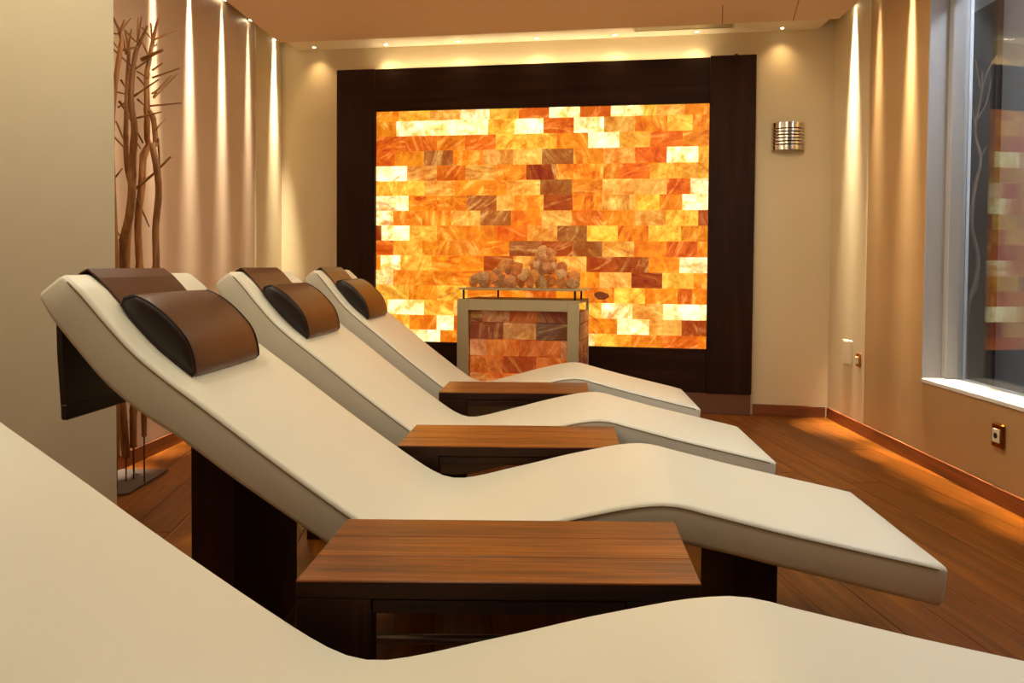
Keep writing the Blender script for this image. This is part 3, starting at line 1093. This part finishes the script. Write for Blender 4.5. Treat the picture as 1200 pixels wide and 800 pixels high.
#        near edge y, x offset, x scale
LOUNGERS = [(0.675, 0.030, 1.05, ''),
            (1.800, 0.0, 1.0, ''), (2.785, -0.091, 0.9515, ''), (3.830, -0.156, 0.924, '')]
LLAB = ['cream leather wave lounger farthest from the glowing salt panel, beside the outermost side table',
        'cream leather wave lounger between the outermost and the middle side tables',
        'cream leather wave lounger between the middle side table and the one nearest the salt stove',
        'cream leather wave lounger right in front of the salt brick stove']
CLAB = ['brown leather head cushion on the lounger farthest from the glowing salt panel',
        'brown leather head cushion on the lounger between the outermost and middle side tables',
        'brown leather head cushion on the lounger between the middle and inner side tables',
        'brown leather head cushion on the lounger right in front of the salt stove']
for k, (y, xo, sx, _) in enumerate(LOUNGERS):
    r = empty('wave_lounger', (xo, y, 0))
    r.scale = (sx, 1, 1)
    tag(r, LLAB[k], 'lounger', 'cream wave loungers in a row')
    m = link('mattress', mat_me, r)
    link('piping', pip_me, m)
    for pm in ped_me:
        link('pedestal', pm, r)
    c = empty('head_cushion', (xo, y, 0))
    c.scale = (sx, 1, 1)
    tag(c, CLAB[k], 'head cushion', 'brown head cushions on the loungers')
    p = link('pillow', pil_me, c)
    for sm in seam_me:
        link('seam', sm, p)
    link('strap', strap_me, c)
    f = link('counterweight_flap', flap_me, c)
    link('hem', hem_me, f)
for me in (mat_me,):
    for p in me.polygons:
        p.use_smooth = True

# ------------------------------------------------------------------ side tables
TL_, TD_, TZ = 0.745, 0.345, 0.45
def table_parts():
    parts = []
    def mk(name, mat, *boxes, bev=0.0015):
        bm = bmesh.new()
        for b in boxes:
            add_box(bm, *b, bev)
        bmesh.ops.recalc_face_normals(bm, faces=bm.faces[:])
        me = bpy.data.meshes.new(name)
        bm.to_mesh(me)
        bm.free()
        me.materials.append(M[mat])
        parts.append((name, me))
    ys = (0.0, 0.122, 0.232, TD_)
    for a, b in zip(ys[:-1], ys[1:]):
        mk('top_board', 'table_wood', (0, TL_, a + 0.0012, b - 0.0012, TZ - 0.005, TZ))
    mk('edge_band', 'table_dark', (0.0, TL_, 0.001, 0.020, TZ - 0.034, TZ - 0.0055))
    mk('edge_band', 'table_dark', (0.0, TL_, TD_ - 0.020, TD_ - 0.001, TZ - 0.034, TZ - 0.0055))
    mk('edge_band', 'table_dark', (0.001, 0.020, 0.021, TD_ - 0.021, TZ - 0.034, TZ - 0.0055))
    mk('edge_band', 'table_dark', (TL_ - 0.020, TL_ - 0.001, 0.021, TD_ - 0.021, TZ - 0.034, TZ - 0.0055))
    for y0 in (0.004, TD_ - 0.024):
        mk('apron', 'table_dark', (0.140, TL_ - 0.140, y0, y0 + 0.020, TZ - 0.062, TZ - 0.036))
    for x0 in (0.0, TL_ - 0.138):
        mk('leg', 'table_dark_z', (x0, x0 + 0.138, 0.001, 0.046, 0.0, TZ - 0.0345))
    for x0 in (0.0, TL_ - 0.05):
        mk('leg', 'table_dark_z', (x0, x0 + 0.05, TD_ - 0.046, TD_ - 0.001, 0.0, TZ - 0.0345))
    bm = bmesh.new()
    add_tube(bm, [(0.04, TD_ * 0.4, 0.275), (TL_ - 0.04, TD_ * 0.4, 0.275)], 0.010, 12)
    bmesh.ops.recalc_face_normals(bm, faces=bm.faces[:])
    me = bpy.data.meshes.new('stretcher')
    bm.to_mesh(me)
    bm.free()
    for p in me.polygons:
        p.use_smooth = True
    me.materials.append(M['tube_metal'])
    parts.append(('stretcher', me))
    for x0 in (0.004, TL_ - 0.042):
        mk('cross_rail', 'table_dark', (x0, x0 + 0.038, 0.047, TD_ - 0.047, 0.25, 0.30))
    return parts
tparts = table_parts()
TABLES = [(-0.486, 1.392, 1.0, 1.0, 'dark edged wooden side table with plank top, beside the lounger farthest from the salt panel'),
          (-0.529, 2.452, 0.965, 0.945, 'dark edged wooden side table with plank top, the middle one of three'),
          (-0.565, 3.498, 0.925, 0.945, 'dark edged wooden side table with plank top, nearest the salt brick stove')]
for (x, y, sx, sy, lab) in TABLES:
    t = tag(empty('side_table', (x, y, 0)), lab, 'side table', 'wooden side tables between the loungers')
    t.scale = (sx, sy, 1)
    for nm, me in tparts:
        link(nm, me, t)

# ------------------------------------------------------------------ dried branch sculpture by the left wall
TRUNKS = [
    [(-1.915,3.550,2.113,0.0060), (-1.962,3.569,2.039,0.0100), (-1.974,3.560,1.996,0.0120), (-1.979,3.536,1.880,0.0140), (-1.983,3.532,1.755,0.0160), (-1.980,3.554,1.646,0.0180), (-1.998,3.570,1.519,0.0200), (-1.994,3.556,1.431,0.0210), (-1.982,3.533,1.343,0.0210), (-1.996,3.535,1.237,0.0220), (-2.036,3.558,1.130,0.0210), (-2.046,3.570,1.006,0.0200), (-2.053,3.552,0.821,0.0200), (-2.043,3.531,0.583,0.0200), (-2.036,3.538,0.352,0.0220), (-2.034,3.562,0.121,0.0240)],
    [(-2.079,3.660,2.122,0.0050), (-2.075,3.679,2.026,0.0100), (-2.076,3.670,1.906,0.0120), (-2.069,3.646,1.745,0.0120), (-2.070,3.642,1.617,0.0130), (-2.079,3.664,1.489,0.0140), (-2.070,3.680,1.398,0.0140), (-2.057,3.666,1.334,0.0140), (-2.066,3.643,1.059,0.0140), (-2.065,3.645,0.651,0.0140), (-2.058,3.668,0.365,0.0160), (-2.064,3.680,0.192,0.0160)],
    [(-1.890,3.600,2.168,0.0050), (-1.922,3.619,2.089,0.0090), (-1.938,3.610,1.979,0.0120), (-1.939,3.586,1.892,0.0140), (-1.936,3.582,1.735,0.0160), (-1.949,3.604,1.608,0.0160), (-1.950,3.620,1.580,0.0170), (-1.968,3.606,1.526,0.0180), (-1.964,3.583,1.393,0.0190), (-1.984,3.585,1.213,0.0190), (-1.991,3.608,1.007,0.0190), (-1.998,3.620,0.819,0.0190), (-2.003,3.602,0.537,0.0190), (-2.009,3.581,0.335,0.0190), (-2.014,3.588,0.161,0.0190)],
    [(-1.893,3.520,1.719,0.0120), (-1.885,3.539,1.688,0.0140), (-1.870,3.530,1.572,0.0150), (-1.872,3.506,1.560,0.0160), (-1.850,3.502,1.446,0.0170), (-1.855,3.524,1.341,0.0180), (-1.878,3.540,1.184,0.0180), (-1.870,3.526,0.999,0.0190), (-1.879,3.503,0.785,0.0180), (-1.904,3.505,0.549,0.0180), (-1.929,3.528,0.351,0.0160), (-1.937,3.540,0.224,0.0140)],
    [(-2.022,3.460,2.126,0.0050), (-1.996,3.479,2.047,0.0100), (-1.996,3.470,1.971,0.0130), (-2.009,3.446,1.782,0.0140), (-2.018,3.442,1.561,0.0120), (-2.024,3.464,1.325,0.0120), (-2.023,3.480,0.980,0.0140), (-2.010,3.466,0.672,0.0160), (-2.008,3.443,0.400,0.0180), (-2.010,3.445,0.148,0.0180)],
]
TWIGS = [
    [(-1.983,3.550,1.790,0.0048), (-1.840,3.503,1.858,0.0031)],
    [(-2.036,3.550,2.003,0.0048), (-1.966,3.558,2.018,0.0031)],
    [(-1.974,3.550,1.915,0.0048), (-1.887,3.527,1.960,0.0031)],
    [(-2.076,3.550,2.007,0.0048), (-1.985,3.569,1.919,0.0031)],
    [(-2.020,3.550,2.093,0.0048), (-1.982,3.573,2.045,0.0031)],
    [(-1.962,3.550,2.035,0.0048), (-1.899,3.472,2.131,0.0031)],
    [(-1.964,3.550,1.693,0.0048), (-1.808,3.462,1.704,0.0031)],
    [(-2.046,3.550,1.766,0.0065), (-2.040,3.580,1.738,0.0054), (-1.971,3.611,1.586,0.0042)],
    [(-2.025,3.550,2.000,0.0048), (-1.957,3.507,1.996,0.0031)],
    [(-1.973,3.550,1.370,0.0065), (-1.875,3.526,1.438,0.0054), (-1.788,3.502,1.510,0.0042)],
    [(-1.969,3.550,1.326,0.0048), (-1.960,3.639,1.198,0.0031)],
    [(-2.070,3.550,1.417,0.0048), (-2.031,3.545,1.461,0.0031)],
    [(-2.076,3.550,1.192,0.0048), (-2.075,3.611,1.141,0.0031)],
    [(-1.962,3.550,2.039,0.0048), (-1.955,3.546,2.150,0.0031)],
    [(-1.914,3.600,2.062,0.0048), (-1.819,3.625,2.118,0.0031)],
    [(-1.919,3.600,1.889,0.0048), (-1.764,3.537,1.917,0.0031)],
    [(-1.924,3.600,1.814,0.0048), (-1.898,3.612,1.840,0.0040), (-1.844,3.624,1.907,0.0031)],
    [(-1.916,3.600,1.794,0.0048), (-1.837,3.666,1.926,0.0031)],
    [(-1.932,3.600,1.758,0.0048), (-1.787,3.604,1.774,0.0031)],
    [(-1.926,3.600,2.140,0.0048), (-1.945,3.643,2.078,0.0031)],
    [(-1.969,3.600,2.120,0.0048), (-1.939,3.631,2.075,0.0031)],
    [(-1.990,3.600,1.916,0.0048), (-1.897,3.522,1.866,0.0031)],
    [(-1.991,3.600,1.789,0.0048), (-1.965,3.646,1.752,0.0031)],
    [(-1.991,3.600,1.892,0.0048), (-1.952,3.616,1.841,0.0031)],
    [(-1.970,3.600,1.971,0.0100), (-1.852,3.564,2.009,0.0065)],
    [(-1.919,3.600,1.924,0.0048), (-1.831,3.516,1.934,0.0031)],
    [(-1.938,3.600,1.987,0.0048), (-2.002,3.666,2.068,0.0031)],
    [(-2.012,3.600,1.615,0.0048), (-1.974,3.595,1.557,0.0031)],
    [(-1.916,3.600,1.798,0.0048), (-1.916,3.639,1.846,0.0031)],
    [(-1.930,3.600,2.022,0.0048), (-1.934,3.668,2.062,0.0031)],
    [(-1.866,3.520,1.634,0.0048), (-1.839,3.559,1.692,0.0031)],
    [(-1.854,3.520,1.595,0.0048), (-1.887,3.596,1.482,0.0031)],
    [(-1.996,3.460,2.047,0.0048), (-1.958,3.441,2.105,0.0031)],
    [(-1.996,3.460,2.047,0.0048), (-1.972,3.514,2.136,0.0031)],
    [(-2.023,3.460,2.016,0.0048), (-1.987,3.450,1.972,0.0031)],
    [(-2.022,3.460,2.050,0.0048), (-2.041,3.538,2.070,0.0031)],
    [(-2.020,3.460,1.592,0.0048), (-2.012,3.528,1.551,0.0031)],
    [(-2.071,3.660,2.018,0.0048), (-2.010,3.588,2.108,0.0031)],
    [(-2.126,3.660,1.697,0.0048), (-2.049,3.594,1.590,0.0031)],
    [(-2.060,3.660,1.962,0.0048), (-2.007,3.609,1.926,0.0031)],
    [(-2.101,3.660,1.890,0.0048), (-2.120,3.744,1.860,0.0031)],
    [(-2.129,3.660,1.837,0.0048), (-2.038,3.649,1.811,0.0031)],
    [(-2.118,3.660,1.761,0.0048), (-2.033,3.683,1.831,0.0031)],
    [(-2.076,3.660,2.010,0.0048), (-2.071,3.624,2.087,0.0031)],
]
brs = tag(empty('branch_sculpture', (-2.03, 3.56, 0)), 'bundle of tall bare dried branches on thin rods and a flat metal plate', 'branches')
BO = Vector((-2.03, 3.56, 0))
prism_xy('base_plate', M['plate_metal'], brs, [(-2.17 - BO.x, 3.357 - BO.y), (-1.94 - BO.x, 3.357 - BO.y), (-1.915 - BO.x, 3.375 - BO.y), (-1.943 - BO.x, 3.765 - BO.y), (-2.17 - BO.x, 3.765 - BO.y)], 0.0, 0.010)

def branch(name, pts, mat, parent, org, seg=9, knots=True):
    path = [Vector(p[:3]) - org for p in pts]
    rad = [p[3] * (0.82 if knots else 1.0) for p in pts]
    c = []
    rr = []
    for i in range(len(path) - 1):
        p0, p1, p2, p3 = path[max(i - 1, 0)], path[i], path[i + 1], path[min(i + 2, len(path) - 1)]
        n = max(2, int((p2 - p1).length / 0.02))
        for k in range(n):
            t = k / n
            c.append(0.5 * ((2 * p1) + (p2 - p0) * t + (2 * p0 - 5 * p1 + 4 * p2 - p3) * t * t + (3 * p1 - p0 - 3 * p2 + p3) * t ** 3))
            r = rad[i] + (rad[i + 1] - rad[i]) * t
            if knots:
                r *= 1 + 0.07 * noise.noise((c[-1] + org) * 22) + (0.16 if k == 0 and i % 3 == 1 else 0)
            rr.append(r)
    c.append(path[-1])
    rr.append(rad[-1])
    bm = bmesh.new()
    add_tube(bm, c, rr, seg)
    return from_bm(name, bm, mat, parent, True)

for pts in TRUNKS:
    tr = branch('branch', pts, M['bark'], brs, BO)
    # steel rod from the plate up into the cut end
    e = Vector(pts[-1][:3]) - BO
    bm = bmesh.new()
    add_tube(bm, [(e.x, e.y, 0.0095), (e.x, e.y, e.z + 0.004)], 0.0032, 8)
    from_bm('rod', bm, M['rod_metal'], brs, True)
for pts in TWIGS:
    branch('twig', pts, M['twig'], brs, BO, 6, False)

# ------------------------------------------------------------------ beyond the window: dark panel and a branch
dp = right_frame(rbox('dark_panel', M['corridor_dark'], None, -0.55, 0.73, CX - 0.04, CX - 0.001, 0.001, 2.64, 0.003))
tag(dp, 'dark brown tall panel seen through the interior window', 'panel')
bb = tag(empty('glass_side_branch', (2.435, 4.56, 0)), 'single dried branch standing behind the window glass', 'branches')
GO = Vector((2.435, 4.56, 0))
bm = bmesh.new()
add_box(bm, -0.07, 0.07, -0.09, 0.09, 0.0005, 0.010, 0.002)
from_bm('base_plate', bm, M['plate_metal'], bb)
bx = [(0.02, 0.0, 2.20, 0.006), (0.015, 0.0, 2.05, 0.009), (-0.01, 0.01, 1.85, 0.012), (0.025, 0.0, 1.68, 0.013), (0.0, 0.01, 1.52, 0.014), (-0.02, 0.0, 1.30, 0.016), (0.02, 0.0, 1.12, 0.018), (0.015, 0.0, 0.98, 0.018), (-0.03, 0.0, 0.80, 0.019), (-0.04, 0, 0.5, 0.020), (-0.02, 0, 0.009, 0.021)]
branch('branch', [(GO.x + a, GO.y + b, c, d) for a, b, c, d in bx], M['dim_bark'], bb, GO)
for tw in ([(0.015, 0, 2.05), (0.06, 0.02, 2.20), (0.12, 0.03, 2.30)], [(0.0, 0, 1.92), (0.05, 0.0, 2.02), (0.08, 0.01, 2.16)], [(-0.01, 0, 1.86), (-0.04, 0.0, 2.0)], [(0.02, 0, 1.68), (0.055, 0.0, 1.76)], [(-0.03, 0, 0.8), (0.03, 0.0, 0.95)], [(0.01, 0, 2.1), (-0.02, 0, 2.27)]):
    branch('twig', [(GO.x + a, GO.y + b, c, 0.0055 - 0.001 * i) for i, (a, b, c) in enumerate(tw)], M['dim_bark'], bb, GO, 6, False)

# ------------------------------------------------------------------ wall sconce on the end wall
sc = tag(empty('wall_sconce', P0 + U * (-0.309) + Vector((0, 0, 1.84)), TH), 'half round brushed metal wall lamp with horizontal slots', 'wall lamp')
def half_ring(r0, r1, z0, z1, ell=0.72, seg=20):
    bm = bmesh.new()
    rows = []
    for (r, zz) in ((r1, z0), (r1, z1), (r0, z1), (r0, z0)):
        rows.append([bm.verts.new((-r * math.cos(math.pi * k / seg), -0.002 - r * ell * math.sin(math.pi * k / seg), zz)) for k in range(seg + 1)])
    for i in range(4):
        a, b = rows[i], rows[(i + 1) % 4]
        for k in range(seg):
            bm.faces.new((a[k], a[k + 1], b[k + 1], b[k]))
    for k in (0, seg):
        bm.faces.new([rows[i][k] for i in range(4)])
    return bm
zz = [0.0, 0.040, 0.062, 0.084, 0.106, 0.128, 0.150, 0.196]
for a, b in zip(zz[:-1], zz[1:]):
    gap = 0.008
    o = from_bm('slat_ring', half_ring(0.104, 0.110, a + gap / 2, b - gap / 2), M['chrome'], sc)
    smooth_by_angle(o, 40)
box('back_plate', M['steel'], sc, -0.10, 0.10, -0.006, -0.001, 0.01, 0.186)
bm = half_ring(0.06, 0.085, 0.02, 0.176)
from_bm('dark_core', bm, M['dark_metal'], sc, True)  # dark metal stands in for the shade behind the slots
for x in (-0.103, 0.103):
    box('side_rib', M['chrome'], sc, x - 0.004, x + 0.004, -0.012, -0.001, 0.0, 0.196)

# ------------------------------------------------------------------ switch plate and sockets on the right wall
def right_thing(name, s, z, label, cat, off=0.0):
    o = empty(name, RA + RD * s + RN * off + Vector((0, 0, z)), math.atan2(RD.y, RD.x))
    return tag(o, label, cat)
q = right_thing('switch_plate', 0.325, 0.487, 'flat cream blank cover plate on the cream wall corner strip', 'switch plate', 0.0105)
rbox('plate', M['plastic'], q, -0.072, 0.072, -0.008, -0.0005, -0.082, 0.082, 0.003)
rbox('cover', M['plastic'], q, -0.062, 0.062, -0.011, -0.008, -0.072, 0.072, 0.002)
for (s, z, lab, hexa) in ((0.500, 0.459, 'small brass rimmed switch beside the cream cover plate', False), (1.923, 0.300, 'brass framed power socket below the interior window', True)):
    q = right_thing('wall_socket', s, z, lab, 'socket', 0.0105 if not hexa else 0.0005)
    w = 0.042 if hexa else 0.03
    h = 0.055 if hexa else 0.042
    rbox('surround', M['brass'], q, -w, w, -0.016, -0.0005, -h, h, 0.007)
    rbox('insert', M['plastic'], q, -w * 0.62, w * 0.62, -0.021, -0.0165, -h * 0.55, h * 0.55, 0.002)
    if hexa:
        bm = bmesh.new()
        add_tube(bm, [(0, -0.0205 * OUTS, 0), (0, -0.0225 * OUTS, 0)], 0.013, 14)
        from_bm('recess', bm, M['dark'], q)
# ------------------------------------------------------------------ ceiling air grille
gx, gy = 0.80, backy(0.80) - 0.205
gr = tag(empty('air_grille', (gx, gy, CEIL + 0.05), TH), 'long slim metal air grille in the bright ceiling strip', 'vent')
box('frame', M['steel'], gr, -0.34, 0.34, -0.055, -0.043, -0.010, -0.0005)
box('frame', M['steel'], gr, -0.34, 0.34, 0.043, 0.055, -0.010, -0.0005)
box('frame', M['steel'], gr, -0.34, -0.325, -0.0425, 0.0425, -0.010, -0.0005)
box('frame', M['steel'], gr, 0.325, 0.34, -0.0425, 0.0425, -0.010, -0.0005)
for k in range(5):
    y = -0.030 + 0.015 * k
    box('slat', M['steel'], gr, -0.324, 0.324, y - 0.0045, y + 0.0045, -0.007, -0.0005)

# ------------------------------------------------------------------ lamps
# row of tiny spotlights in the bright strip
for (x, d) in ((-1.90, 0.085), (-1.335, 0.085), (-0.78, 0.085), (-0.21, 0.085), (0.345, 0.085), (0.91, 0.085), (1.475, 0.085)):
    px, py = clip_edge(x, d)
    s = tag(empty('ceiling_spotlight', (px, py, CEIL + 0.05)), 'tiny round spotlight in the bright ceiling strip above the salt panel', 'spotlight', 'tiny spotlights along the ceiling strip')
    bm = bmesh.new()
    bmesh.ops.create_cone(bm, cap_ends=True, segments=16, radius1=0.017, radius2=0.017, depth=0.005)
    bmesh.ops.translate(bm, vec=(0, 0, -0.003), verts=bm.verts[:])
    from_bm('trim_ring', bm, M['steel'], s)
    bm = bmesh.new()
    bmesh.ops.create_cone(bm, cap_ends=True, segments=16, radius1=0.011, radius2=0.011, depth=0.003)
    bmesh.ops.translate(bm, vec=(0, 0, -0.0072), verts=bm.verts[:])
    from_bm('lens', bm, M['lamp_lens'], s)
    lamp('SPOT', 'spot_lamp', s, (0, 0, -0.012), BAND_W, WARM, spot_size=math.radians(105), spot_blend=1.0, shadow_soft_size=0.012)

# hidden light strip on top of the salt panel that washes the ceiling strip
ls = tag(empty('led_strip', P0 + Vector((0, 0, 2.476)), TH), 'light strip hidden on top of the dark surround of the salt panel', 'light strip')
box('light_bar', M['led'], ls, S0 + 0.02, S1 - 0.02, -0.046, -0.032, 0.0005, 0.006)

# narrow grazing spots inside the slots beside the ceiling
def slot_spot(p, power, color, label, group, tilt, spread=11):
    s = tag(empty('slot_spotlight', p), label, 'spotlight', group)
    bm = bmesh.new()
    add_tube(bm, [(0, 0, 0.05), (0, 0, 0.0)], 0.025, 16)
    from_bm('housing', bm, M['dark_metal'], s, False)
    bm = bmesh.new()
    add_tube(bm, [(0, 0, -0.0005), (0, 0, -0.003)], 0.022, 16)
    from_bm('lens', bm, M['lamp_lens'], s, False)
    lamp('AREA', 'graze_lamp', s, (0, 0, -0.006), power, color, rot=tilt, shape='DISK', size=0.058, spread=math.radians(spread))
for y, k in ((3.30, 0.7), (3.72, 0.7), (4.15, 0.55), (4.55, 1.0), (4.98, 1.0), (5.39, 0.5), (5.84, 2.6)):
    slot_spot((XL + 0.032, y, CEIL + 0.10), SLOT_W * k, SLOTC, 'small spotlight in the ceiling slot grazing the left wall', 'slot spotlights along the left wall', (0, math.radians(1.3), 0), 17 if y > 5.6 else 11)
for d, k in ((0.33, 2.2), (0.66, 0.5), (1.05, 1.1), (1.45, 0.8), (1.85, 0.8), (2.25, 0.8), (2.65, 0.8)):
    p = RA + RD * d + RN * 0.040
    slot_spot((p.x, p.y, CEIL + 0.10), SLOT_W * k, SLOTC, 'small spotlight in the ceiling slot grazing the right wall', 'slot spotlights along the right wall', (0, math.radians(-1.3), 0), 17 if d < 0.5 else 13)

# out-of-view downlights added as fill light over the loungers
for (x, y, k) in ((-1.45, 1.45, 1.0), (-1.80, 2.0, 0.75), (0.50, 1.45, 0.75), (-0.45, 0.5, 0.35), (0.75, 2.6, 1.0), (-1.15, 3.4, 1.0), (0.75, 3.9, 1.0)):
    s = tag(empty('fill_downlight', (x, y, CEIL)), 'round recessed ceiling downlight above the loungers', 'downlight', 'recessed downlights above the loungers')
    bm = bmesh.new()
    bmesh.ops.create_cone(bm, cap_ends=True, segments=24, radius1=0.055, radius2=0.055, depth=0.008)
    bmesh.ops.translate(bm, vec=(0, 0, -0.0045), verts=bm.verts[:])
    from_bm('trim_ring', bm, M['white_frame'], s)
    bm = bmesh.new()
    bmesh.ops.create_cone(bm, cap_ends=True, segments=24, radius1=0.042, radius2=0.042, depth=0.003)
    bmesh.ops.translate(bm, vec=(0, 0, -0.0105), verts=bm.verts[:])
    from_bm('lens', bm, M['lamp_lens'], s)
    lamp('AREA', 'fill_lamp', s, (0, 0, -0.02), FILL_DOWNLIGHT_W * k, NEUTRAL, shape='DISK', size=0.08)

# cool lamps beyond the window
for d in (2.3, 3.4):
    p = RA + RD * d - RN * 0.46
    s = tag(empty('corridor_lamp', (p.x, p.y, TOP)), 'small round cool ceiling lamp beyond the interior window', 'ceiling lamp', 'cool lamps beyond the window')
    bm = bmesh.new()
    bmesh.ops.create_cone(bm, cap_ends=True, segments=24, radius1=0.07, radius2=0.06, depth=0.03)
    bmesh.ops.translate(bm, vec=(0, 0, -0.0155), verts=bm.verts[:])
    from_bm('body', bm, M['white_frame'], s)
    lamp('POINT', 'corridor_light', s, (0, 0, -0.07), CORRIDOR_W, COOL, shadow_soft_size=0.05)
